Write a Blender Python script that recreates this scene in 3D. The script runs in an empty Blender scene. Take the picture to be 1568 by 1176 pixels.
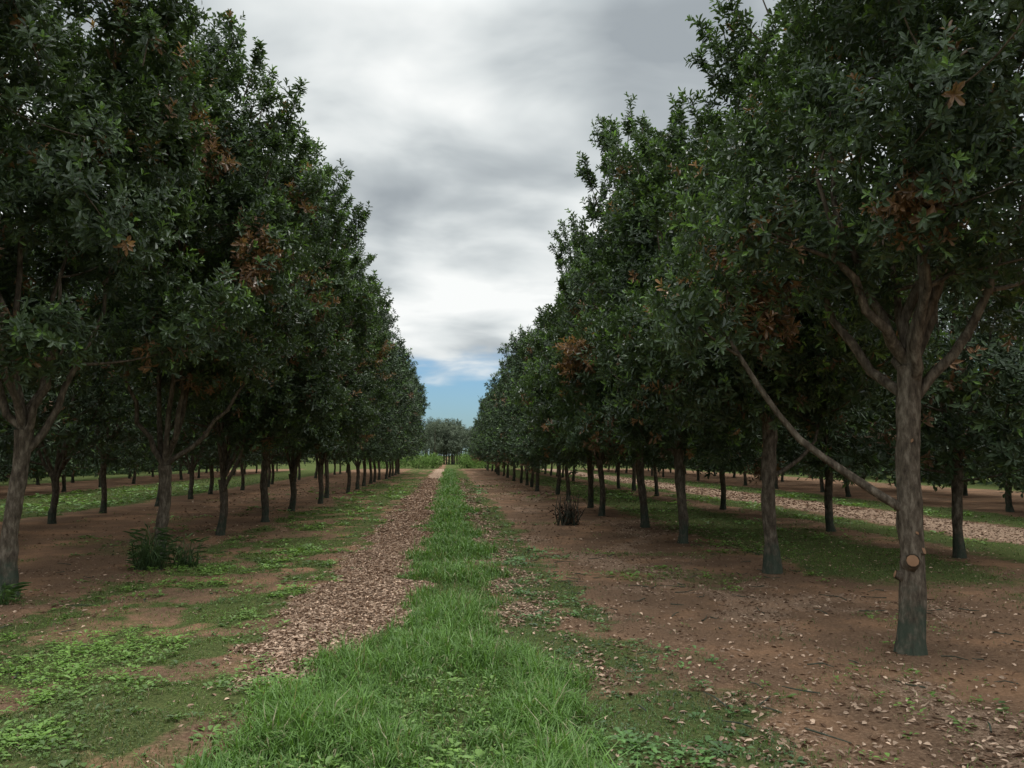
import bpy, math, numpy as np
from mathutils import Vector
RNG=np.random.default_rng(7)
scene=bpy.context.scene
scene.view_settings.view_transform='Standard'
scene.view_settings.look='None'
scene.view_settings.exposure=0

# ---------------------------------------------------------------- noise
def _h(ix,iy,s):
    v=np.sin(ix*127.1+iy*311.7+s*74.7)*43758.5453
    return v-np.floor(v)
def vnoise(x,y,s=0):
    x=np.asarray(x,float);y=np.asarray(y,float)
    ix=np.floor(x);iy=np.floor(y);fx=x-ix;fy=y-iy
    fx=fx*fx*(3-2*fx);fy=fy*fy*(3-2*fy)
    a=_h(ix,iy,s);b=_h(ix+1,iy,s);c=_h(ix,iy+1,s);d=_h(ix+1,iy+1,s)
    return (a*(1-fx)+b*fx)*(1-fy)+(c*(1-fx)+d*fx)*fy
def fbm(x,y,s=0,o=4):
    t=0;a=.5;n=0
    for i in range(o):
        t=t+a*vnoise(x*2**i,y*2**i,s+i*3.1);n+=a;a*=.55
    return t/n
def sst(a,b,x):
    t=np.clip((x-a)/(b-a),0,1);return t*t*(3-2*t)
def band(x,a,b,s=.2):
    return sst(a-s,a+s,x)*(1-sst(b-s,b+s,x))

# ---------------------------------------------------------------- mesh helper
def make_obj(name,parts,mats,loc=(0,0,0),link=True,smooth_idx=()):
    V=[];C=[];L=[];S=[];M=[];off=0;ls=0
    for v,f,c,m in parts:
        if len(v)==0: continue
        V.append(v);C.append(c if c is not None else np.full((len(v),3),.1))
        L.append((f+off).ravel());k=f.shape[1]
        S.append(ls+np.arange(len(f))*k);ls+=f.size
        M.append(np.full(len(f),m));off+=len(v)
    V=np.concatenate(V).astype(np.float32);C=np.concatenate(C);L=np.concatenate(L).astype(np.int32)
    S=np.concatenate(S).astype(np.int32);M=np.concatenate(M).astype(np.int32)
    me=bpy.data.meshes.new(name)
    me.vertices.add(len(V));me.loops.add(len(L));me.polygons.add(len(S))
    me.vertices.foreach_set('co',V.ravel());me.loops.foreach_set('vertex_index',L)
    me.polygons.foreach_set('loop_start',S);me.polygons.foreach_set('material_index',M)
    sm=np.isin(M,np.array(smooth_idx,int)) if len(smooth_idx) else np.zeros(len(M),bool)
    me.polygons.foreach_set('use_smooth',sm)
    me.update(calc_edges=True)
    ca=me.color_attributes.new('col','FLOAT_COLOR','POINT')
    c4=np.ones((len(V),4),np.float32);c4[:,:3]=C
    ca.data.foreach_set('color',c4.ravel())
    for m in mats: me.materials.append(m)
    if not link: return me
    o=bpy.data.objects.new(name,me);o.location=loc;scene.collection.objects.link(o);return o

def norm(v): return v/np.maximum(np.linalg.norm(v,axis=-1,keepdims=True),1e-9)

def tube(P,R,sides=7,rng=RNG,lump=.06):
    P=np.array(P,float);R=np.array(R,float);n=len(P)
    T=norm(np.gradient(P,axis=0))
    ref=np.array([1.,0.13,0.07]) if abs(T[0][0])<.8 else np.array([0,1.,0])
    A=norm(np.cross(T,ref));B=np.cross(T,A)
    a=np.linspace(0,2*np.pi,sides,endpoint=False)
    rr=R[:,None]*(1+lump*rng.standard_normal((n,sides)))
    V=P[:,None]+rr[...,None]*(A[:,None]*np.cos(a)[None,:,None]+B[:,None]*np.sin(a)[None,:,None])
    i=np.arange(n-1)[:,None]*sides;j=np.arange(sides)[None];k=(j+1)%sides
    F=np.stack([i+j,i+k,i+sides+k,i+sides+j],-1).reshape(-1,4)
    return V.reshape(-1,3),F

def leaves(base,d,nrm,ln,wd,col,fold=.25,curve=.12):
    N=len(base);s=np.cross(d,nrm);s=norm(s);ln=ln[:,None];wd=wd[:,None]
    def pt(t,w,u): return base+d*ln*t+s*wd*w+nrm*(wd*u)-nrm*(ln*curve*t*t)
    V=np.stack([pt(0,0,0),pt(.35,-.42,fold),pt(.75,-.5,fold),pt(1,0,0),pt(.75,.5,fold),pt(.35,.42,fold)],1)
    o=np.arange(N)[:,None]*6
    F=np.concatenate([o+np.array([[0,3,2,1]]),o+np.array([[0,5,4,3]])])
    return V.reshape(-1,3),F,np.repeat(col,6,axis=0)
def leaves_lo(base,d,nrm,ln,wd,col,fold=.25,curve=.12):
    """4-vertex leaf for trees farther down the row"""
    N=len(base);s=norm(np.cross(d,nrm));ln=ln[:,None];wd=wd[:,None]
    V=np.stack([base,base+d*ln*.55-s*wd*.55+nrm*wd*fold,base+d*ln,base+d*ln*.55+s*wd*.55+nrm*wd*fold],1)
    F=np.arange(N)[:,None]*4+np.array([[0,1,2,3]])
    return V.reshape(-1,3),F,np.repeat(col,4,axis=0)

# ---------------------------------------------------------------- materials
def new_mat(name):
    m=bpy.data.materials.new(name);m.use_nodes=True;m.node_tree.nodes.clear();return m,m.node_tree.nodes,m.node_tree.links
def leaf_mat(name,rough=.42,trans=.22,spec=.5,bri=1.0):
    m,N,L=new_mat(name)
    at=N.new('ShaderNodeAttribute');at.attribute_name='col'
    vm=N.new('ShaderNodeVectorMath');vm.operation='SCALE';L.new(at.outputs['Color'],vm.inputs[0]);vm.inputs['Scale'].default_value=bri
    if spec>0:
        p=N.new('ShaderNodeBsdfPrincipled');p.inputs['Roughness'].default_value=rough
        p.inputs['Specular IOR Level'].default_value=spec;L.new(vm.outputs[0],p.inputs['Base Color'])
    else:
        p=N.new('ShaderNodeBsdfDiffuse');L.new(vm.outputs[0],p.inputs['Color'])
    out=p.outputs[0]
    if trans>0:
        t=N.new('ShaderNodeBsdfTranslucent')
        mx2=N.new('ShaderNodeVectorMath');mx2.operation='MULTIPLY';mx2.inputs[1].default_value=(1.5,1.6,.7)
        L.new(vm.outputs[0],mx2.inputs[0]);L.new(mx2.outputs[0],t.inputs['Color'])
        mx=N.new('ShaderNodeMixShader');mx.inputs[0].default_value=trans
        L.new(out,mx.inputs[1]);L.new(t.outputs[0],mx.inputs[2]);out=mx.outputs[0]
    o=N.new('ShaderNodeOutputMaterial');L.new(out,o.inputs[0]);return m
M_leaf=leaf_mat('macadamia_foliage',.44,.2,.55,1.18)
M_leaf_b=leaf_mat('macadamia_foliage_row',.55,0,.35,1.25)
M_grass=leaf_mat('grass_blades',.5,.22,.3)
M_litter=leaf_mat('dry_leaves',.75,0,0)
M_far=leaf_mat('distant_foliage',.7,0,0)

def bark_mat():
    m,N,L=new_mat('bark')
    tc=N.new('ShaderNodeTexCoord')
    mp=N.new('ShaderNodeMapping');mp.inputs['Scale'].default_value=(14,14,5);L.new(tc.outputs['Object'],mp.inputs[0])
    n1=N.new('ShaderNodeTexNoise');n1.inputs['Scale'].default_value=1.6;n1.inputs['Detail'].default_value=5;n1.inputs['Roughness'].default_value=.65
    L.new(mp.outputs[0],n1.inputs['Vector'])
    r=N.new('ShaderNodeValToRGB');r.color_ramp.elements[0].position=.3;r.color_ramp.elements[0].color=(.042,.033,.025,1)
    r.color_ramp.elements[1].position=.70;r.color_ramp.elements[1].color=(.24,.20,.155,1)
    e=r.color_ramp.elements.new(.5);e.color=(.115,.092,.070,1)
    L.new(n1.outputs[0],r.inputs[0])
    sp=N.new('ShaderNodeSeparateXYZ');L.new(tc.outputs['Object'],sp.inputs[0])
    n2=N.new('ShaderNodeTexNoise');n2.inputs['Scale'].default_value=9;n2.inputs['Detail'].default_value=4
    L.new(tc.outputs['Object'],n2.inputs['Vector'])
    mr=N.new('ShaderNodeMapRange');mr.inputs[1].default_value=.7;mr.inputs[2].default_value=.2;mr.inputs[3].default_value=0;mr.inputs[4].default_value=.5
    L.new(sp.outputs['Z'],mr.inputs[0])
    ad=N.new('ShaderNodeMath');ad.operation='ADD';L.new(mr.outputs[0],ad.inputs[0]);L.new(n2.outputs[0],ad.inputs[1])
    m2=N.new('ShaderNodeMapRange');m2.inputs[1].default_value=.72;m2.inputs[2].default_value=1.0;m2.inputs[3].default_value=0;m2.inputs[4].default_value=.75
    L.new(ad.outputs[0],m2.inputs[0])
    mx=N.new('ShaderNodeMix');mx.data_type='RGBA';L.new(m2.outputs[0],mx.inputs[0]);L.new(r.outputs[0],mx.inputs[6]);mx.inputs[7].default_value=(.045,.068,.05,1)
    b=N.new('ShaderNodeBump');b.inputs['Strength'].default_value=.9;b.inputs['Distance'].default_value=.015;L.new(n1.outputs[0],b.inputs['Height'])
    p=N.new('ShaderNodeBsdfDiffuse')
    L.new(mx.outputs[2],p.inputs['Color']);L.new(b.outputs[0],p.inputs['Normal'])
    o=N.new('ShaderNodeOutputMaterial');L.new(p.outputs[0],o.inputs[0]);return m
M_bark=bark_mat()
def cut_mat():
    m,N,L=new_mat('cut_wood')
    n=N.new('ShaderNodeTexNoise');n.inputs['Scale'].default_value=30
    r=N.new('ShaderNodeValToRGB');r.color_ramp.elements[0].color=(.14,.07,.035,1);r.color_ramp.elements[1].color=(.40,.22,.12,1)
    L.new(n.outputs[0],r.inputs[0]);p=N.new('ShaderNodeBsdfPrincipled');p.inputs['Roughness'].default_value=.85
    L.new(r.outputs[0],p.inputs['Base Color']);o=N.new('ShaderNodeOutputMaterial');L.new(p.outputs[0],o.inputs[0]);return m
M_cut=cut_mat()

# ---------------------------------------------------------------- ground zones
def height(x,y):
    h=.09*(fbm(x*.22,y*.22,1,3)-.5)+.05*(fbm(x*1.1,y*1.1,5,3)-.5)+.018*(vnoise(x*6,y*6,9)-.5)
    return h+.03*band(x,-.4,.5,.25)
def zones(x,y):
    w=(fbm(x*1.3,y*.9,11,4)-.5)
    w2=(fbm(x*3.5,y*3.5,17,3)-.5)
    xx=x+w*.8+w2*.6
    near=1-sst(5.6,8.4,y)
    gl=-.42-.80*near; gr=.48+.42*near
    tall=band(xx,gl,gr,.18)
    n1=fbm(x*.55,y*.4,21,4);n2=fbm(x*1.7,y*1.5,23,4)
    p2=.3+.7*sst(.38,.56,n2)
    g=band(xx,-4.2,-1.55,.35)*sst(.22,.45,n1+.08)*p2
    g=np.maximum(g,(1-sst(-1.2,-.8,xx))*(1-sst(6.4,8.2,y+2*w))*sst(.2,.42,n1+.10)*band(x,-6,9,.6)*p2)
    g=np.maximum(g,band(xx,.45,1.5,.25)*sst(.3,.5,n2+.08)*.75)
    g=np.maximum(g,(band(xx,.5,1.9,.3)*(1-sst(5.2,8,y)))*.75*p2)
    g=np.maximum(g,band(xx,4.9,7.6,.5)*sst(8.8,11.5,y)*sst(.25,.45,n1+.1)*.85)
    g=np.maximum(g,band(xx,8.7,10.1,.3)*.85*sst(.25,.45,n1+.1))
    g=np.maximum(g,band(xx,12.6,15.,.4)*.9)
    g=np.maximum(g,band(xx,-16.5,-10.6,.4)*.95)
    g=np.maximum(g,(1-sst(-24,-22,x))*.8);g=np.maximum(g,sst(24,26,x)*.8)
    g=np.maximum(g,sst(98,102,y)*.95)
    g=np.maximum(g,tall)
    g=np.maximum(g,sst(.52,.70,fbm(x*.9,y*.9,31,4))*.42*band(x,-9,9,.5)*(1-.6*sst(1.8,2.6,x)*(1-sst(7,10,y))))
    tw=y+1.5*w
    lit=band(xx,-1.5,gl-.02,.13)*sst(5.7,6.7,tw)
    lit=np.maximum(lit,band(xx,.5,.85,.15)*.7*sst(7.2,8.6,y)*sst(.35,.5,n2+.05))
    lit=np.maximum(lit,band(xx,10.2,12.5,.2)*.6)
    lit=np.maximum(lit,band(x,1.1,5.5,.5)*(.09+.34*sst(.42,.68,fbm(x*1.3,y*.9,41,4))))
    lit=np.maximum(lit,band(x,-9,-3.4,.5)*.18)
    lit=np.maximum(lit,band(x,1.2,9,.5)*.12)
    lit=lit*(1-sst(97,100,y))
    g=g*(1-.9*band(xx,-1.5,gl-.05,.1)*sst(5.7,6.7,tw))
    return g,lit,tall

def axis(lo,fine0,fine1,hi,st,gr):
    a=list(np.arange(fine0,fine1,st));s=st;v=a[-1]
    while v<hi: s*=gr;v+=s;a.append(v)
    s=st;v=fine0;b=[]
    while v>lo: s*=gr;v-=s;b.append(v)
    return np.array(b[::-1]+a)
xs=axis(-1500,-5.5,6,1500,.06,1.05)
ys=axis(-60,3.2,13,2500,.06,1.035)
X,Y=np.meshgrid(xs,ys)
X=X.ravel();Y=Y.ravel()
g,l,t=zones(X,Y)
fade=1-sst(60,150,np.hypot(X,Y))
V=np.stack([X,Y,height(X,Y)*fade],1)
nx=len(xs);ny=len(ys)
i=(np.arange(ny-1)[:,None]*nx+np.arange(nx-1)[None]).ravel()
F=np.stack([i,i+1,i+nx+1,i+nx],1)
def ground_mat():
    m,N,L=new_mat('orchard_soil')
    at=N.new('ShaderNodeAttribute');at.attribute_name='col'
    sp=N.new('ShaderNodeSeparateColor');L.new(at.outputs['Color'],sp.inputs[0])
    tc=N.new('ShaderNodeTexCoord')
    def noise(s,d=6,r=.6):
        n=N.new('ShaderNodeTexNoise');n.inputs['Scale'].default_value=s;n.inputs['Detail'].default_value=d;n.inputs['Roughness'].default_value=r
        L.new(tc.outputs['Object'],n.inputs['Vector']);return n.outputs[0]
    def ramp(f,st):
        r=N.new('ShaderNodeValToRGB');cr=r.color_ramp
        while len(cr.elements)<len(st): cr.elements.new(.5)
        for e,(p,c) in zip(cr.elements,st): e.position=p;e.color=(*c,1)
        L.new(f,r.inputs[0]);return r.outputs[0]
    def mix(f,a,b):
        x=N.new('ShaderNodeMix');x.data_type='RGBA';L.new(f,x.inputs[0]);L.new(a,x.inputs[6]);L.new(b,x.inputs[7]);return x.outputs[2]
    def thr(mask,n,lo,hi):
        a=N.new('ShaderNodeMath');a.operation='ADD';L.new(mask,a.inputs[0]);L.new(n,a.inputs[1])
        r=N.new('ShaderNodeMapRange');r.inputs[1].default_value=lo;r.inputs[2].default_value=hi;L.new(a.outputs[0],r.inputs[0]);return r.outputs[0]
    big=noise(.8,6,.6);mid=noise(6,6,.65);fine=noise(38,6,.7);vf=noise(110,3,.7)
    soil=ramp(big,[(.35,(.095,.062,.042)),(.5,(.165,.100,.063)),(.62,(.34,.19,.108))])
    soil2=ramp(fine,[(.3,(.07,.047,.032)),(.5,(.19,.120,.078)),(.68,(.38,.25,.165))])
    a=N.new('ShaderNodeMix');a.data_type='RGBA';a.inputs[0].default_value=.5;L.new(soil,a.inputs[6]);L.new(soil2,a.inputs[7])
    col=a.outputs[2]
    litc=ramp(vf,[(.3,(.13,.085,.058)),(.48,(.32,.215,.15)),(.66,(.54,.40,.29))])
    col=mix(thr(sp.outputs[1],fine,.80,1.1),col,litc)
    grc=ramp(fine,[(.3,(.042,.048,.02)),(.5,(.08,.10,.036)),(.7,(.15,.16,.06))])
    col=mix(thr(sp.outputs[0],mid,.80,1.15),col,grc)
    p=N.new('ShaderNodeBsdfDiffuse')
    L.new(col,p.inputs['Color'])
    b=N.new('ShaderNodeBump');b.inputs['Strength'].default_value=.9;b.inputs['Distance'].default_value=.025;L.new(fine,b.inputs['Height']);L.new(b.outputs[0],p.inputs['Normal'])
    o=N.new('ShaderNodeOutputMaterial');L.new(p.outputs[0],o.inputs[0]);return m
make_obj('ground',[(V,F,np.stack([g,l,t],1),0)],[ground_mat()],smooth_idx=(0,))

# ---------------------------------------------------------------- scatter
def sample(n,dmin,dmax,xa,xb,pw=1.6):
    u=RNG.random(n)
    e=1-pw
    y=(dmin**e+u*(dmax**e-dmin**e))**(1/e)
    x=xa+(xb-xa)*RNG.random(n)
    return x,y
def blades(x,y,ln,wd,lean,col):
    N=len(x);a=RNG.random(N)*2*np.pi
    d=np.stack([np.cos(a),np.sin(a),np.zeros(N)],1);s=np.stack([-np.sin(a),np.cos(a),np.zeros(N)],1)
    b=np.stack([x,y,height(x,y)-.005],1)
    up=np.array([[0,0,1.]]);ln=ln[:,None];wd=wd[:,None];le=lean[:,None]
    m=b+up*ln*.55*np.cos(le*.4)+d*ln*.55*np.sin(le*.4)
    t=m+up*ln*.45*np.cos(le*1.3)+d*ln*.45*np.sin(le*1.3)
    V=np.stack([b-s*wd*.4,b+s*wd*.4,m+s*wd*.5,m-s*wd*.5,t],1)
    o=np.arange(N)[:,None]*5
    F=o+np.array([[0,1,2,3]]);T=o+np.array([[3,2,4]])
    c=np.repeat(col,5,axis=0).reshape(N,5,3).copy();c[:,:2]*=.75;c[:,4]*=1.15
    return V.reshape(-1,3),F,T,c.reshape(-1,3)
def lerp(a,b,t): return np.array(a)[None]*(1-t[:,None])+np.array(b)[None]*t[:,None]

# tall grass strip
x1,y1=sample(170000,3.6,16,-2.4,2.0,1.7);x2,y2=sample(80000,14,98,-1.2,1.3,1.5)
x=np.r_[x1,x2];y=np.r_[y1,y2]
g_,l_,t_=zones(x,y);cl=fbm(x*1.6,y*1.6,51,4)
k=RNG.random(len(x))<t_**1.3*(.6+.4*sst(.32,.5,cl))
x=x[k];y=y[k];tt=t_[k];cl=cl[k]
cx=np.round(x/.16)*.16+(_h(np.round(x/.16),np.round(y/.16),3)-.5)*.16;cy=np.round(y/.16)*.16+(_h(np.round(x/.16),np.round(y/.16),4)-.5)*.16
pl=.5*RNG.random(len(x));x=x*(1-pl)+cx*pl;y=y*(1-pl)+cy*pl
ln=(.055+.19*sst(.35,.72,cl))*(.4+.9*RNG.random(len(x)))*(.55+.45*tt)
longb=RNG.random(len(x))<.03;ln[longb]*=1.7
wd=(.0045+.0055*RNG.random(len(x)))*np.clip(y/9,.9,6)
col=lerp((.060,.115,.028),(.155,.285,.060),np.clip(RNG.random(len(x))*.75+cl*.5-.1,0,1))
dry=RNG.random(len(x))<.06;col[dry]=(.30,.28,.16)
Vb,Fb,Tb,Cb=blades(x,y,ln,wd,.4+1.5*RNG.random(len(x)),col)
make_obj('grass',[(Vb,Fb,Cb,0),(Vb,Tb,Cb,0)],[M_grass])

# short turf
x1,y1=sample(260000,3.6,14,-6.5,8,1.7);x2,y2=sample(110000,13,60,-17,16,1.5)
x=np.r_[x1,x2];y=np.r_[y1,y2]
g_,l_,t_=zones(x,y);pat=fbm(x*2.6,y*2.6,61,4)
k=RNG.random(len(x))<g_**1.15*(.10+.90*sst(.35,.57,pat+.05))
x=x[k];y=y[k];pt=fbm(x*.9,y*.7,71,3)
ln=(.015+.04*RNG.random(len(x))**1.5)*(1+y/50);wd=(.0035+.0035*RNG.random(len(x)))*np.clip(y/7,1,7)
col=lerp((.065,.092,.030),(.155,.245,.052),np.clip(RNG.random(len(x))*.6+sst(.4,.65,pt)*.6-.1,0,1))
dry=RNG.random(len(x))<.14;col[dry]=lerp((.16,.13,.07),(.30,.25,.14),RNG.random(dry.sum()))
blu=(x>.5)&(x<1.9);col[blu]=col[blu]*np.array([[.80,.9,1.25]])
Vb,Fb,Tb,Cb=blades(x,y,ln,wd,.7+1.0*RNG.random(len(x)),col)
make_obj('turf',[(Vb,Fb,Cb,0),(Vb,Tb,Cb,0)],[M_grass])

# broad-leaved weeds (rosettes)
x1,y1=sample(34000,3.6,15,-6,5,1.8);x2,y2=sample(10000,14,45,-17,14,1.4)
x=np.r_[x1,x2];y=np.r_[y1,y2]
g_,l_,t_=zones(x,y);pt=fbm(x*1.7,y*1.4,81,4)
k=(RNG.random(len(x))<g_*(.12+.95*sst(.44,.62,pt))*np.where(x>.4,.6,1))&((t_<.5)|(RNG.random(len(x))<.25)&(y<8))
x=x[k];y=y[k];pt=pt[k];n=len(x);K=7
a=RNG.random((n,K))*2*np.pi;el=.15+.7*RNG.random((n,K))
hh=.015+.07*RNG.random((n,1))*sst(.35,.7,pt)[:,None]
sz=(.010+.034*RNG.random((n,1))**1.8)*np.clip(y/8,1,4)[:,None]
off=sz*(.2+1.3*RNG.random((n,K)))
d=np.stack([np.cos(a)*np.cos(el),np.sin(a)*np.cos(el),np.sin(el)*.6],-1)
b=np.stack([x[:,None]+np.cos(a)*off,y[:,None]+np.sin(a)*off,(height(x,y)[:,None]+hh*RNG.random((n,K))+.004)],-1)
d=norm(d.reshape(-1,3));nr=np.cross(np.cross(d,[[0,0,1.]]),d);nr=norm(nr)
q=np.clip(RNG.random(n)*.5+sst(.45,.66,pt)*.6,0,1)
cc=lerp((.065,.11,.032),(.185,.315,.065),q);bl=(x>.5)&(x<2.1);cc[bl]*=np.array([[.72,.82,1.05]])
col=np.repeat(cc,K,axis=0)*(.8+.4*RNG.random((n*K,1)))
s=np.repeat(sz[:,0],K)*(.7+.6*RNG.random(n*K))
v,f,c=leaves(b.reshape(-1,3),d,nr,s*1.1,s*.7,col,.12,.15)
make_obj('weeds',[(v,f,c,0)],[M_grass])

# fallen leaves
x1,y1=sample(130000,3.8,20,-6,9,1.5);x2,y2=sample(150000,5.6,60,-1.8,1.2,1.35);x3,y3=sample(36000,12,70,8.5,14,1.3);x4,y4=sample(20000,15,50,-10,8,1.2)
x=np.r_[x1,x2,x3,x4];y=np.r_[y1,y2,y3,y4]
g_,l_,t_=zones(x,y);k=RNG.random(len(x))<np.clip(l_,0.016,1)**1.15*(1-.9*t_)
x=x[k];y=y[k];n=len(x)
a=RNG.random(n)*2*np.pi;ti=RNG.standard_normal(n)*.22
d=norm(np.stack([np.cos(a),np.sin(a),np.sin(ti)],1))
nr=norm(np.cross(np.cross(d,[[0,0,1.]]),d)+.3*RNG.standard_normal((n,3)));nr=norm(nr-d*(nr*d).sum(1,keepdims=True))
nr[nr[:,2]<0]*=-1
strip=(x>-2)&(x<1.1)
q=RNG.random(n)**np.where(strip,.9,1.5)
col=lerp((.14,.08,.05),(.68,.50,.37),q)*(.72+.4*RNG.random((n,1)))
ln=(.024+.038*RNG.random(n))*np.clip(y/14,1,2.2)
v,f,c=leaves(np.stack([x,y,height(x,y)+.006+.014*RNG.random(n)*np.clip(l_[k],.2,1)],1),d,nr,ln,ln*(.33+.2*RNG.random(n)),col,.3,.1)
make_obj('leaf_litter',[(v,f,c,0)],[M_litter])

# ---------------------------------------------------------------- trees
def shoots_to_leaves(rng,P,D,slen,K,leaf,col,tipcol,tipw,lo=False):
    n=len(P);W=K//3
    ref=norm(rng.standard_normal((n,3)));A=norm(np.cross(D,ref));B=np.cross(D,A)
    w=np.repeat(np.arange(W),3)[None];j=np.tile(np.arange(3),W)[None]
    ang=j*2*np.pi/3+w*1.05+rng.random((n,1))*6.28+.35*rng.standard_normal((n,K))
    t=(w+.5)/W+.1*rng.standard_normal((n,K))
    al=np.radians(80-42*t)+.22*rng.standard_normal((n,K))
    rad=A[:,None]*np.cos(ang)[...,None]+B[:,None]*np.sin(ang)[...,None]
    Db=np.broadcast_to(D[:,None],(n,K,3))
    ld=Db*np.cos(al)[...,None]+rad*np.sin(al)[...,None];ln=Db*np.sin(al)[...,None]-rad*np.cos(al)[...,None]
    base=P[:,None]+Db*(slen[:,None]*t)[...,None]
    L=leaf*(.75+.5*rng.random((n,K)))*(1.1-.35*t)
    wd=L*(.30+.1*rng.random((n,K)))
    tw=(tipw[:,None]*sst(.45,1,t))[...,None]
    c=col[:,None]*(1-tw)+tipcol[:,None]*tw
    c=c*(.8+.4*rng.random((n,K,1)))
    return (leaves_lo if lo else leaves)(base.reshape(-1,3),norm(ld.reshape(-1,3)),norm(ln.reshape(-1,3)),L.ravel(),wd.ravel(),c.reshape(-1,3))

def gen_tree(name,seed,fork=1.8,bot=2.2,top=7.6,R=2.1,prof='cone',nblob=125,spb=62,off=(0,0),trunk_r=.12,
             extra=(),lean=(0,0),brown=.03,knob=False,nlimb=5,leaf=.11,stray=26,limbs=None,K=12,mat=None,brownc=(),skew=0,lo=False,twigs=True,horns=3,hornat=()):
    rng=np.random.default_rng(seed)
    parts=[];nodes=[];nr=[]
    def add(P,Rr,sides=7,lump=.05,reg=True):
        v,f=tube(P,Rr,sides,rng,lump);parts.append((v,f,None,0))
        if reg:
            for p,r in zip(P[1:],Rr[1:]): nodes.append(np.array(p));nr.append(r)
    def curve(p0,p1,bend,n):
        p0=np.array(p0,float);p1=np.array(p1,float);t=np.linspace(0,1,n)[:,None]
        m=(p0+p1)/2+np.array(bend);return (1-t)**2*p0+2*t*(1-t)*m+t*t*p1
    n=14;t=np.linspace(0,1,n)
    P=np.stack([lean[0]*t+.025*np.sin(t*6+seed),lean[1]*t+.02*np.cos(t*4+seed),-.08+(fork+.08)*t],1)
    Rr=trunk_r*(.72+.45*np.exp(-t*9)+.10*np.exp(-((t-1)/.12)**2))*(1+.05*rng.normal(size=n))
    add(P,Rr,12,.05)
    f0=P[-1]
    if knob:
        for (z,a,r) in [(.72,-1.9,.055),(.80,-.9,.035),(1.15,2.6,.03),(.6,2.9,.035),(1.7,-2.0,.025),(.95,-1.5,.02)]:
            c=np.array([lean[0]*z/fork,lean[1]*z/fork,z]);d=np.array([math.cos(a),math.sin(a),.35]);d/=np.linalg.norm(d)
            e0=c+d*.03;e1=c+d*(trunk_r*.78+r*.5)
            v,f=tube([e0,(e0+e1)/2,e1],[r*1.45,r*1.3,r],10,rng,.07);parts.append((v,f,None,0))
            u=norm(np.cross(d,[0,0,1.]));w=np.cross(u,d);aa=np.linspace(0,2*np.pi,10,endpoint=False)
            vv=e1+d*.003+(u[None]*np.cos(aa)[:,None]+w[None]*np.sin(aa)[:,None])*r*.88
            vv=np.concatenate([vv,[e1+d*.008]]);ff=np.array([[k2,(k2+1)%10,10] for k2 in range(10)])
            parts.append((vv,ff,None,2))
    H=top-bot
    cx,cy=off
    def rad(z):
        u=np.clip((z-bot)/H,0,1)
        if prof=='cone':
            return R*np.minimum(np.clip(.75+u*2.2,0,1),np.clip(1.0-((u-.18)/.86).clip(0,1)**1.08,.0,1)+.06)
        return R*np.minimum(np.clip(.7+u*2,0,1),np.sqrt(np.clip(1-((u-.30)/.73).clip(0,1)**2.2,0,1))+.06)
    def ctr_at(z):
        u=np.clip((z-bot)/H,0,1);return cx+skew*u,cy
    if limbs is None:
        limbs=[]
        a0=rng.random()*6.28
        for k in range(nlimb):
            a=a0+k*2*np.pi/nlimb+rng.normal()*.3
            zt=bot+H*(.35+.4*rng.random());rr=rad(np.array(zt))*(.35+.3*rng.random())
            limbs.append((cx+math.cos(a)*rr,cy+math.sin(a)*rr,zt,rng.random()*.45*(k%2)))
        limbs.append((cx*.6,cy*.6,bot+H*.8,0))
    for (lx,ly,lz,dz) in limbs:
        st=f0-np.array([0,0,dz])
        e=np.array([lx,ly,lz]);hd=norm(np.array([lx-st[0],ly-st[1],0]))
        C=curve(st,e,(hd[0]*.2,hd[1]*.2,-.2),9)
        C[1:-1]+=rng.normal(size=(7,3))*.035
        add(C,np.linspace(trunk_r*.40,trunk_r*.11,9),7)
    for (P_,R_) in extra: add(curve(P_[0],P_[1],P_[2],9)+np.r_[np.zeros((1,3)),rng.normal(size=(8,3))*.015],np.linspace(R_[0],R_[1],9),7)
    B=[]
    tries=0
    while len(B)<nblob and tries<5000:
        tries+=1
        z=bot+H*rng.random()**(1.0 if prof!='cone' else 1.25);r=rad(np.array(z))
        if rng.random()>(r/R)**.8+.12: continue
        a=rng.random()*6.28;rr=max(r*(1+.18*math.sin(3*a+seed+z*1.5))-.25,.05)*rng.random()**.38
        qx,qy=ctr_at(z)
        c=np.array([qx+rr*math.cos(a),qy+rr*math.sin(a),z])
        if B and min(np.linalg.norm(c-b_[0]) for b_ in B)<.37: continue
        B.append((c,.27+.32*rng.random()**1.4,rr/max(r,.1)))
    # upright foliage plumes that break the crown outline
    hs=list(hornat)
    for k in range(horns):
        z=bot+H*(.55+.4*rng.random());a=rng.random()*6.28;r=rad(np.array(z));qx,qy=ctr_at(z)
        hs.append((qx+r*.85*math.cos(a),qy+r*.85*math.sin(a),z,math.cos(a)*.3,math.sin(a)*.3,.7+.4*rng.random()))
    for (hx,hy,hz,ux,uy,uz) in hs:
        for q_ in range(4):
            tq=q_/3;B.append((np.array([hx+ux*tq,hy+uy*tq,hz+uz*tq]),.30-.12*tq,1))
    for (P_,R_) in extra:
        for s_ in range(4):
            B.append((np.array(P_[1])+rng.normal(size=3)*.25+np.array([0,0,.25]),.38,1))
    for (bx_,by_,bz_,brr) in brownc:
        for s_ in range(4): B.append((np.array([bx_,by_,bz_])+rng.normal(size=3)*brr*.4,.32,1))
    B.sort(key=lambda b_:np.linalg.norm(b_[0]-f0))
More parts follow.
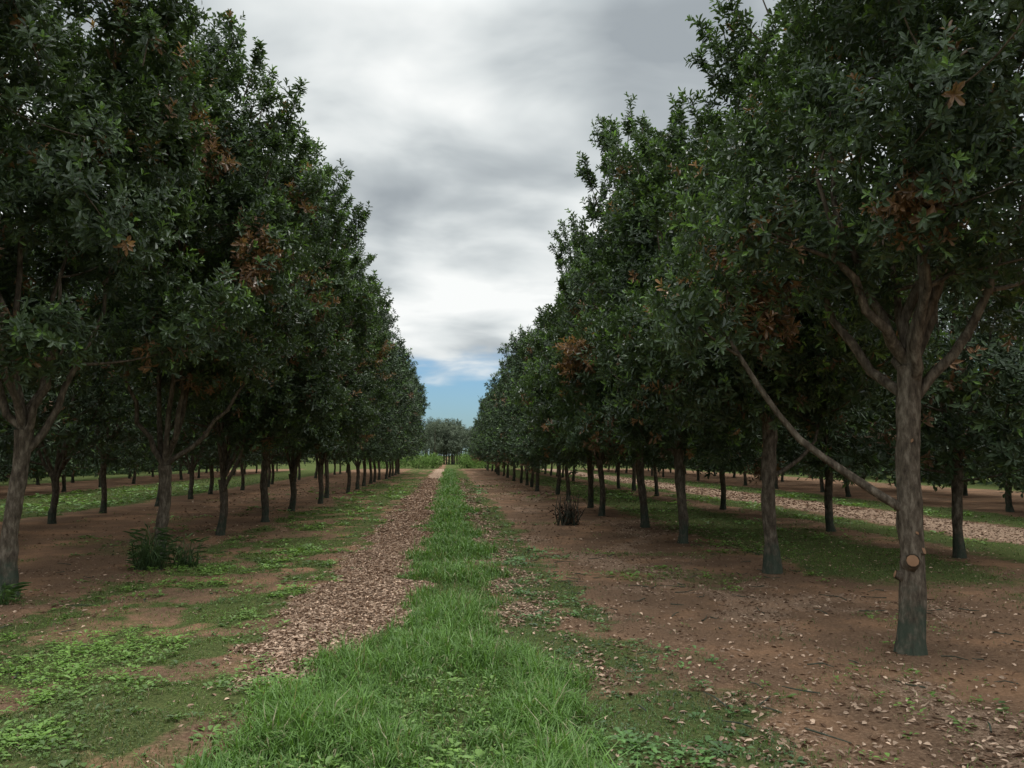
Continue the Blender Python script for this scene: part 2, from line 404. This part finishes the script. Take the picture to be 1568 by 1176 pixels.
    for c,br,_ in B:
        if not twigs and rng.random()<.5: continue
        A=np.array(nodes);dd=np.linalg.norm(A-c,axis=1)+np.maximum(0,A[:,2]-c[2]+.15)*2.5
        dd[A[:,2]<fork*.8]+=3
        k=int(np.argmin(dd));p=A[k];r0=min(nr[k]*.75,.028)
        if np.linalg.norm(c-p)<.1: continue
        C=curve(p,c,(rng.normal()*.08,rng.normal()*.08,-.08),6)
        add(C,np.linspace(max(r0,.008),.006,6),5 if twigs else 4)
    P=[];D=[];Cl=[];Tp=[];Tw=[];S=[]
    ctr=np.array([cx,cy,bot+H*.35])
    base_dark=np.array([.032,.051,.023]);base_mid=np.array([.064,.101,.040]);blu=np.array([.062,.088,.055])
    TIP=np.array([.15,.26,.055])
    for c,br,e in B:
        m=int(spb*(br/.5)**2*(.7+.6*rng.random()))
        u=norm(rng.normal(size=(m,3)))
        rr=br*rng.random(m)**.45
        p=c+u*rr[:,None]*np.array([1,1,.8])
        o=norm(p-ctr)
        d=norm(u*.6+o*.5+np.array([0,0,.55])+rng.normal(size=(m,3))*.4)
        isb=rng.random()<brown*(1.8 if c[2]<bot+H*.5 else .7)
        q=rng.random(m)
        pb=np.zeros(m)
        for (bx_,by_,bz_,brr) in brownc:
            pb=np.maximum(pb,1-sst(brr*.5,brr*1.25,np.linalg.norm(p-np.array([bx_,by_,bz_]),axis=1)))
        if isb: pb[:]=np.maximum(pb,.45)
        hue=rng.random()
        col=lerp(base_dark,base_mid*(1-hue*.5)+blu*hue*.5,q)
        fresh=rng.random()<.42
        tw=(rng.random(m)<(.6 if fresh else .16))*(.3+.7*rng.random(m))
        dk=(rng.random(m)<.018)|(rng.random(m)<pb*.85)
        col[dk]=lerp((.11,.065,.036),(.29,.165,.085),rng.random(dk.sum()));tw[dk]=0
        P.append(p);D.append(d);Cl.append(col);Tw.append(tw);Tp.append(np.tile([TIP],(m,1)));S.append((.12+.14*rng.random(m))*(leaf/.11)**.5)
    P=np.concatenate(P);D=np.concatenate(D);Cl=np.concatenate(Cl);Tw=np.concatenate(Tw);Tp=np.concatenate(Tp);S=np.concatenate(S)
    v,f,c=shoots_to_leaves(rng,P,D,S,K,leaf,Cl,Tp,Tw,lo);parts.append((v,f,c,1))
    for k in range(stray):
        z=bot+H*(.4+.6*rng.random());r=rad(np.array(z));a=rng.random()*6.28;qx,qy=ctr_at(z)
        p0=np.array([qx+r*.85*math.cos(a),qy+r*.85*math.sin(a),z]);d=norm(np.array([math.cos(a)*.5,math.sin(a)*.5,1.2])+rng.normal(size=3)*.2)
        Ls=.4+.6*rng.random();p1=p0+d*Ls
        add(curve(p0,p1,(0,0,-.03),5),np.linspace(.010,.004,5),4,reg=False)
        m=int((7+8*Ls)*(1 if K>9 else .6));tt=rng.random(m)*.75+.25
        pp=p0+d*(Ls*tt)[:,None];dd=norm(d+rng.normal(size=(m,3))*.45)
        q=rng.random(m);v,f,c=shoots_to_leaves(rng,pp,dd,.12+.12*rng.random(m),K,leaf,lerp(base_dark,base_mid,q),np.tile([TIP],(m,1)),.7*rng.random(m),lo);parts.append((v,f,c,1))
    return make_obj(name,parts,[M_bark,mat or M_leaf,M_cut],link=False,smooth_idx=(0,))

def place(me,x,y,rot=0,s=1.0,sz=None):
    o=bpy.data.objects.new('macadamia_tree',me);scene.collection.objects.link(o)
    o.location=(x,y,float(height(np.array(x),np.array(y)))-.01);o.rotation_euler=(0,0,rot);o.scale=(s,s,sz or s);return o

# hero trees
tR1=gen_tree('macadamia_tree_mesh_a',101,fork=2.35,bot=3.05,top=8.0,R=2.25,prof='round',trunk_r=.13,lean=(.12,.05),knob=True,nblob=155,spb=84,off=(.70,0),skew=.5,leaf=.088,brown=.02,horns=2,
   brownc=[(-.3,-.9,3.45,.25)],
   extra=[(((.03,0,1.15),(-1.35,.5,2.75),(-.15,.1,-.35)),(.04,.018)),],
   limbs=[(-.75,-.2,3.9,0),(-.35,.5,4.6,0),(.15,-.4,4.8,.05),(.75,.3,4.4,0),(1.1,-.3,4.1,.3),(.4,.9,4.2,.1),(-.5,.9,3.8,.35),(.25,0,6,0),(.05,-.5,4.0,.15),(.5,-.2,5.2,0)])
tR2=gen_tree('macadamia_tree_mesh_b',102,fork=2.0,bot=2.4,top=7.2,R=2.15,trunk_r=.125,lean=(.03,0),brown=.03,nblob=125,
   brownc=[(-1.1,-1.65,3.8,.65),(-.6,-1.75,3.2,.5)],
   extra=[(((.02,0,1.3),(.9,.2,2.4),(.3,0,-.35)),(.035,.015))])
tL1=gen_tree('macadamia_tree_mesh_c',103,fork=1.9,bot=2.7,top=8.2,R=2.15,prof='round',trunk_r=.125,lean=(.06,0),off=(.15,0),skew=-.5,nblob=130,brown=.03,stray=40,
   hornat=[(1.5,-.3,5.4,.35,0,.7),(1.0,-.2,6.5,.25,0,.8)],
   limbs=[(-.6,0,3.8,0),(.5,-.2,3.7,.1),(.2,.6,4.4,0),(-.2,-.5,4.8,0),(.9,.3,4.0,.3),(0,0,5.6,0)])
tL2=gen_tree('macadamia_tree_mesh_d',104,fork=1.45,bot=2.9,top=8.1,R=2.05,prof='round',trunk_r=.12,off=(.3,0),nblob=124,brown=.04,skew=-.3,stray=40,
   hornat=[(1.4,-.4,6.3,.4,0,.8),(1.9,-.2,5.4,.35,0,.55),(.6,0,7.8,.2,0,.8)],
   brownc=[(.75,-1.95,5.8,.7),(1.6,-1.5,4.3,.45),(.3,-1.95,4.9,.3)],
   limbs=[(-.75,-.1,3.6,0),(.35,-.15,3.9,0),(1.3,0,3.0,0),(-.5,.8,4.4,.1),(.2,-.3,5,0),(.5,.8,5,0)])
cn=[gen_tree('macadamia_tree_mesh_e%d'%i,200+i,fork=1.5+.15*(i%3),bot=1.8,top=7.25+.2*(i%2),R=2.15,trunk_r=.105,nblob=122,spb=48,leaf=.12,brownc=[(-1.5,-.9,3.3,.4)] if i==1 else ()) for i in range(3)]
rn=[gen_tree('macadamia_tree_mesh_f%d'%i,300+i,fork=1.1+.2*(i%3),bot=1.95,top=7.4+.5*(i%3),R=2.0,prof='round',trunk_r=.11,nblob=118,spb=48,leaf=.12,off=(.2,0),skew=(.35,-.3,.2)[i],stray=44,brown=.04,horns=4,
   hornat=[(1.9,-.2,5.2+.8*i,.35,0,.8)],brownc=[(1.7,-1.3,4.5,.5)] if i<2 else ()) for i in range(3)]
LK=dict(spb=22,K=9,leaf=.165,mat=M_leaf_b,lo=True,twigs=False)
cl_=[gen_tree('macadamia_tree_mesh_g%d'%i,400+i,fork=1.4+.15*(i%3),bot=1.55,top=7.2+.2*i,R=2.15,trunk_r=.105,nblob=112,**LK) for i in range(3)]
rl=[gen_tree('macadamia_tree_mesh_h%d'%i,500+i,fork=1.1+.2*(i%3),bot=1.7,top=7.7+.4*i,R=2.1,prof='round',trunk_r=.11,nblob=112,off=(.2,0),stray=34,horns=5,**LK) for i in range(3)]
LO=dict(spb=20,K=6,leaf=.22,mat=M_leaf_b,lo=True,twigs=False)
ol=[gen_tree('macadamia_tree_mesh_o%d'%i,550+i,fork=1.0+.15*(i%3),bot=1.0,top=6.6+.3*i,R=2.3,prof='round',trunk_r=.11,nblob=108,stray=16,**LO) for i in range(3)]
R=np.random.default_rng(5)
place(tR1,3.75,6.7);place(tR2,4.35,11.2);place(tL1,-4.98,10.05);place(tL2,-4.4,13.4)
def row(xr,y0,y1,st,near,far,ysw=30,sc=1.0,jit=.15,rotj=math.pi,zs=1.0):
    y=y0;k=int(R.integers(0,3))
    while y<y1:
        k+=1+int(R.integers(0,2))
        s=sc*(.92+.16*R.random())
        ms=near if y<ysw else far
        o=place(ms[k%len(ms)],xr+R.normal()*jit,y+R.normal()*.25,(R.random()*2-1)*rotj,s,s*zs*(.90+.20*R.random()))
        o.rotation_euler[0]=R.normal()*.02;o.rotation_euler[1]=R.normal()*.02
        y+=st
row(4.25,14.9,96,3.75,cn,cl_,29,rotj=.8)
row(-4.35,17.1,80,3.75,rn,rl,32,rotj=.6)
row(8.2,13.1,96,3.9,cl_,cl_)
row(-9.4,12.4,82,3.9,rl,rl,rotj=.8)
row(15.6,10,92,4.2,ol,ol,zs=.95);row(20.2,14,92,4.4,ol,ol,zs=.9)
row(-17.2,14,86,4.2,ol,ol);row(-22,16,86,4.4,ol,ol,zs=.9)

# ---------------------------------------------------------------- background shrubs & trees
def bush_mass(name,items,leaf,n,c0,c1,mat,seed):
    rng=np.random.default_rng(seed);parts=[]
    for (cx,cy,cz,rx,ry,rz) in items:
        m=n;u=norm(rng.normal(size=(m,3)));rr=rng.random(m)**.35*(1+.18*np.sin(u[:,0]*5+cx)*np.cos(u[:,1]*4+cy))
        p=np.array([cx,cy,cz])+u*rr[:,None]*np.array([rx,ry,rz]);p[:,2]=np.maximum(p[:,2],.05)
        d=norm(u*.6+np.array([0,0,.7])+rng.normal(size=(m,3))*.5)
        v,f,c=shoots_to_leaves(rng,p,d,np.full(m,leaf*1.6),6,leaf,lerp(c0,c1,rng.random(m)),np.tile([c1],(m,1)),rng.random(m)*.5,True)
        parts.append((v,f,c,1))
        tv,tf=tube([(cx,cy,-.1),(cx,cy,cz*.5),(cx+.1,cy,cz)],[rx*.06,rx*.045,rx*.02],6,rng);parts.append((tv,tf,None,0))
    return make_obj(name,parts,[M_bark,mat],smooth_idx=(0,))
for i,(x,y,r,h) in enumerate([(-3.6,102,1.5,1.0),(-1.9,104,1.3,.95),(2.2,103,1.4,1.0),(4.4,101,1.7,1.1),(-6,103,1.6,1.2),(3.3,106,1.3,1.3),(6.6,103,1.6,1.3),(-8.5,104,1.8,1.3)]):
    bush_mass('shrub',[(x,y,h*.8,r,r,h)],.18,420,(.10,.17,.045),(.21,.32,.09),M_far,600+i)
def big_tree(name,x,y,h,w,seed,n=14):
    rng=np.random.default_rng(seed);it=[]
    for k in range(n):
        z=h*(.35+.55*rng.random());it.append((x+rng.normal()*w*.45,y+rng.normal()*w*.4,z,w*.33,w*.33,h*.14))
    bush_mass(name,it,.32,150,(.10,.125,.08),(.22,.25,.18),M_far,seed)
big_tree('eucalyptus_tree',-1.2,148,7.6,5,701,18);big_tree('eucalyptus_tree',-3.8,152,7.2,4.5,702);big_tree('eucalyptus_tree',2.4,146,6.7,4.5,703);big_tree('eucalyptus_tree',6,150,6.2,5,704)
rng=np.random.default_rng(9);it=[]
for k in range(110):
    x=-150+300*(k/110)+rng.normal()*1.5
    it.append((x,165+rng.normal()*5,2.4+rng.random()*1.5,3.2,2.6,2.8+1.6*rng.random()))
for k in range(50):
    for s_ in (-1,1): it.append((s_*(30+rng.normal()*1.5),12+k*2.3,1.5+rng.random(),2.2,2.2,2.2+rng.random()))
bush_mass('distant_trees',it,.55,80,(.04,.065,.03),(.09,.13,.065),M_far,800)

# weed clump beside left tree
def clump(name,x,y,n,h,wd,cols,mat,seed):
    a=RNG.random(n)*6.28;r=.02+.2*RNG.random(n)
    px=x+np.cos(a)*r;py=y+np.sin(a)*r
    V,F,T,C=blades(px,py,h*(.3+.8*RNG.random(n)),np.full(n,wd),.4+1.2*RNG.random(n),lerp(cols[0],cols[1],RNG.random(n)))
    z=height(px,py)+h*(.05+.7*RNG.random(n))
    d=norm(np.stack([np.cos(a),np.sin(a),.1+.9*RNG.random(n)],1));nr_=norm(np.cross(np.cross(d,[[0,0,1.]]),d))
    rr=.05+.15*RNG.random(n);h2=n//2
    v,f,c=leaves(np.stack([x+np.cos(a)*rr,y+np.sin(a)*rr,z],1)[:h2],d[:h2],nr_[:h2],.1+.1*RNG.random(h2),np.full(h2,.025),lerp(cols[0],cols[1],RNG.random(h2)),.2,.4)
    return make_obj(name,[(V,F,C,0),(V,T,C,0),(v,f,c,0)],[mat])
clump('tall_weed',-4.2,12.3,200,.75,.013,((.04,.07,.03),(.10,.16,.06)),M_grass,1)
clump('tall_weed',-3.8,12.6,110,.55,.013,((.04,.07,.03),(.10,.16,.06)),M_grass,1)
clump('tall_weed',-4.85,9.6,120,.25,.01,((.04,.08,.025),(.10,.17,.05)),M_grass,1)
# dead brush pile
rng=np.random.default_rng(77);parts=[];bx,by=2.7,19.2
for k in range(40):
    a=rng.random()*6.28;p0=np.array([bx+rng.normal()*.12,by+rng.normal()*.12,.0]);p1=p0+np.array([math.cos(a)*.3*rng.random(),math.sin(a)*.3*rng.random(),.25+.5*rng.random()])
    v,f=tube([p0,(p0+p1)/2+rng.normal(size=3)*.04,p1],[.02,.013,.006],5,rng);parts.append((v,f,None,0))
n=170;p=np.stack([bx+rng.normal(size=n)*.15,by+rng.normal(size=n)*.15,.03+.4*rng.random(n)],1);d=norm(rng.normal(size=(n,3)));nn=norm(np.cross(d,rng.normal(size=(n,3))))
v,f,c=leaves(p,d,nn,.08+.06*rng.random(n),np.full(n,.03),lerp((.03,.02,.014),(.12,.075,.05),rng.random(n)));parts.append((v,f,c,1))
make_obj('dead_brush',parts,[M_bark,M_litter])
# fallen twigs
parts=[]
for k in range(130):
    x=1.2+RNG.random()*4.5 if k%3 else -2.5-RNG.random()*3;y=4.5+RNG.random()*10;a=RNG.random()*6.28;L_=.08+.25*RNG.random()
    p0=np.array([x,y,float(height(x,y))+.012]);p1=p0+np.array([math.cos(a)*L_,math.sin(a)*L_,.01])
    v,f=tube([p0,(p0+p1)/2+RNG.normal(size=3)*.012,p1],[.006,.005,.003],5);parts.append((v,f,None,0))
make_obj('fallen_twigs',parts,[M_bark])

# ---------------------------------------------------------------- world
w=bpy.data.worlds.new('World');scene.world=w;w.use_nodes=True
try: w.cycles.sampling_method='NONE'
except Exception: pass
N=w.node_tree.nodes;L=w.node_tree.links;N.clear()
SE,SA=math.radians(62),math.radians(20)
sky=N.new('ShaderNodeTexSky');sky.sky_type='NISHITA';sky.sun_disc=False;sky.sun_elevation=SE;sky.sun_rotation=SA
tc=N.new('ShaderNodeTexCoord');sp=N.new('ShaderNodeSeparateXYZ');L.new(tc.outputs['Generated'],sp.inputs[0])
def math_(op,a,b=None,c=None):
    n=N.new('ShaderNodeMath');n.operation=op
    for i_,v_ in enumerate((a,b,c)):
        if v_ is None: continue
        if isinstance(v_,(int,float)): n.inputs[i_].default_value=v_
        else: L.new(v_,n.inputs[i_])
    return n.outputs[0]
zc=math_('MAXIMUM',sp.outputs['Z'],0.0);den=math_('ADD',zc,.24)
cb=N.new('ShaderNodeCombineXYZ');L.new(math_('DIVIDE',sp.outputs['X'],den),cb.inputs[0]);L.new(math_('DIVIDE',sp.outputs['Y'],den),cb.inputs[1])
def wn(s,d,r,off,dist=0,sc=(1,1,1)):
    mp=N.new('ShaderNodeMapping');mp.inputs['Location'].default_value=off;mp.inputs['Scale'].default_value=sc;L.new(cb.outputs[0],mp.inputs[0])
    n=N.new('ShaderNodeTexNoise');n.inputs['Scale'].default_value=s;n.inputs['Detail'].default_value=d;n.inputs['Roughness'].default_value=r;n.inputs['Distortion'].default_value=dist
    L.new(mp.outputs[0],n.inputs['Vector']);return n.outputs[0]
n1=wn(1.6,3,.45,(3.1,1.1,0),.3);n2=wn(4.2,4,.48,(7,2,0),.3,(.8,1,1))
nn=math_('ADD',math_('MULTIPLY',n1,.66),math_('MULTIPLY',n2,.34))
cr=N.new('ShaderNodeValToRGB');L.new(nn,cr.inputs[0]);e=cr.color_ramp.elements
e[0].position=.37;e[0].color=(3.6,4.0,4.3,1);e[1].position=.60;e[1].color=(9.6,9.8,9.7,1)
q=e.new(.45);q.color=(5.3,5.75,5.95,1);q=e.new(.52);q.color=(7.5,7.9,7.95,1)
zb=N.new('ShaderNodeMapRange');zb.inputs[1].default_value=.48;zb.inputs[2].default_value=.9;zb.inputs[3].default_value=1;zb.inputs[4].default_value=3.3;L.new(sp.outputs['Z'],zb.inputs[0])
cs=N.new('ShaderNodeVectorMath');cs.operation='SCALE';L.new(cr.outputs[0],cs.inputs[0]);L.new(zb.outputs[0],cs.inputs['Scale'])
tn=N.new('ShaderNodeVectorMath');tn.operation='MULTIPLY';tn.inputs[1].default_value=(.50,.74,.98);L.new(sky.outputs[0],tn.inputs[0])
gz=math_('ADD',sp.outputs['Z'],math_('MULTIPLY',math_('SUBTRACT',n2,.5),.12))
gm=N.new('ShaderNodeMapRange');gm.interpolation_type='SMOOTHSTEP';gm.inputs[1].default_value=.085;gm.inputs[2].default_value=.13;L.new(gz,gm.inputs[0])
mx=N.new('ShaderNodeMix');mx.data_type='RGBA';L.new(gm.outputs[0],mx.inputs[0]);L.new(tn.outputs[0],mx.inputs[6]);L.new(cs.outputs[0],mx.inputs[7])
bg=N.new('ShaderNodeBackground');bg.inputs['Strength'].default_value=.1;L.new(mx.outputs[2],bg.inputs[0])
o=N.new('ShaderNodeOutputWorld');L.new(bg.outputs[0],o.inputs[0])
sd=bpy.data.lights.new('sun','SUN');sd.energy=1.2;sd.angle=math.radians(25);sd.color=(1,.96,.90)
so=bpy.data.objects.new('sun',sd);scene.collection.objects.link(so)
dirv=Vector((math.sin(SA)*math.cos(SE),math.cos(SA)*math.cos(SE),math.sin(SE)))
so.rotation_euler=dirv.to_track_quat('Z','Y').to_euler()
# ---------------------------------------------------------------- camera
cd=bpy.data.cameras.new('camera');cam=bpy.data.objects.new('camera',cd);scene.collection.objects.link(cam)
cd.sensor_width=36;cd.lens=29.4;cd.clip_end=5000;cd.clip_start=.05
cam.location=(0,0,1.6);cam.rotation_euler=(math.radians(94.87),0,math.radians(-4.3))
scene.camera=cam
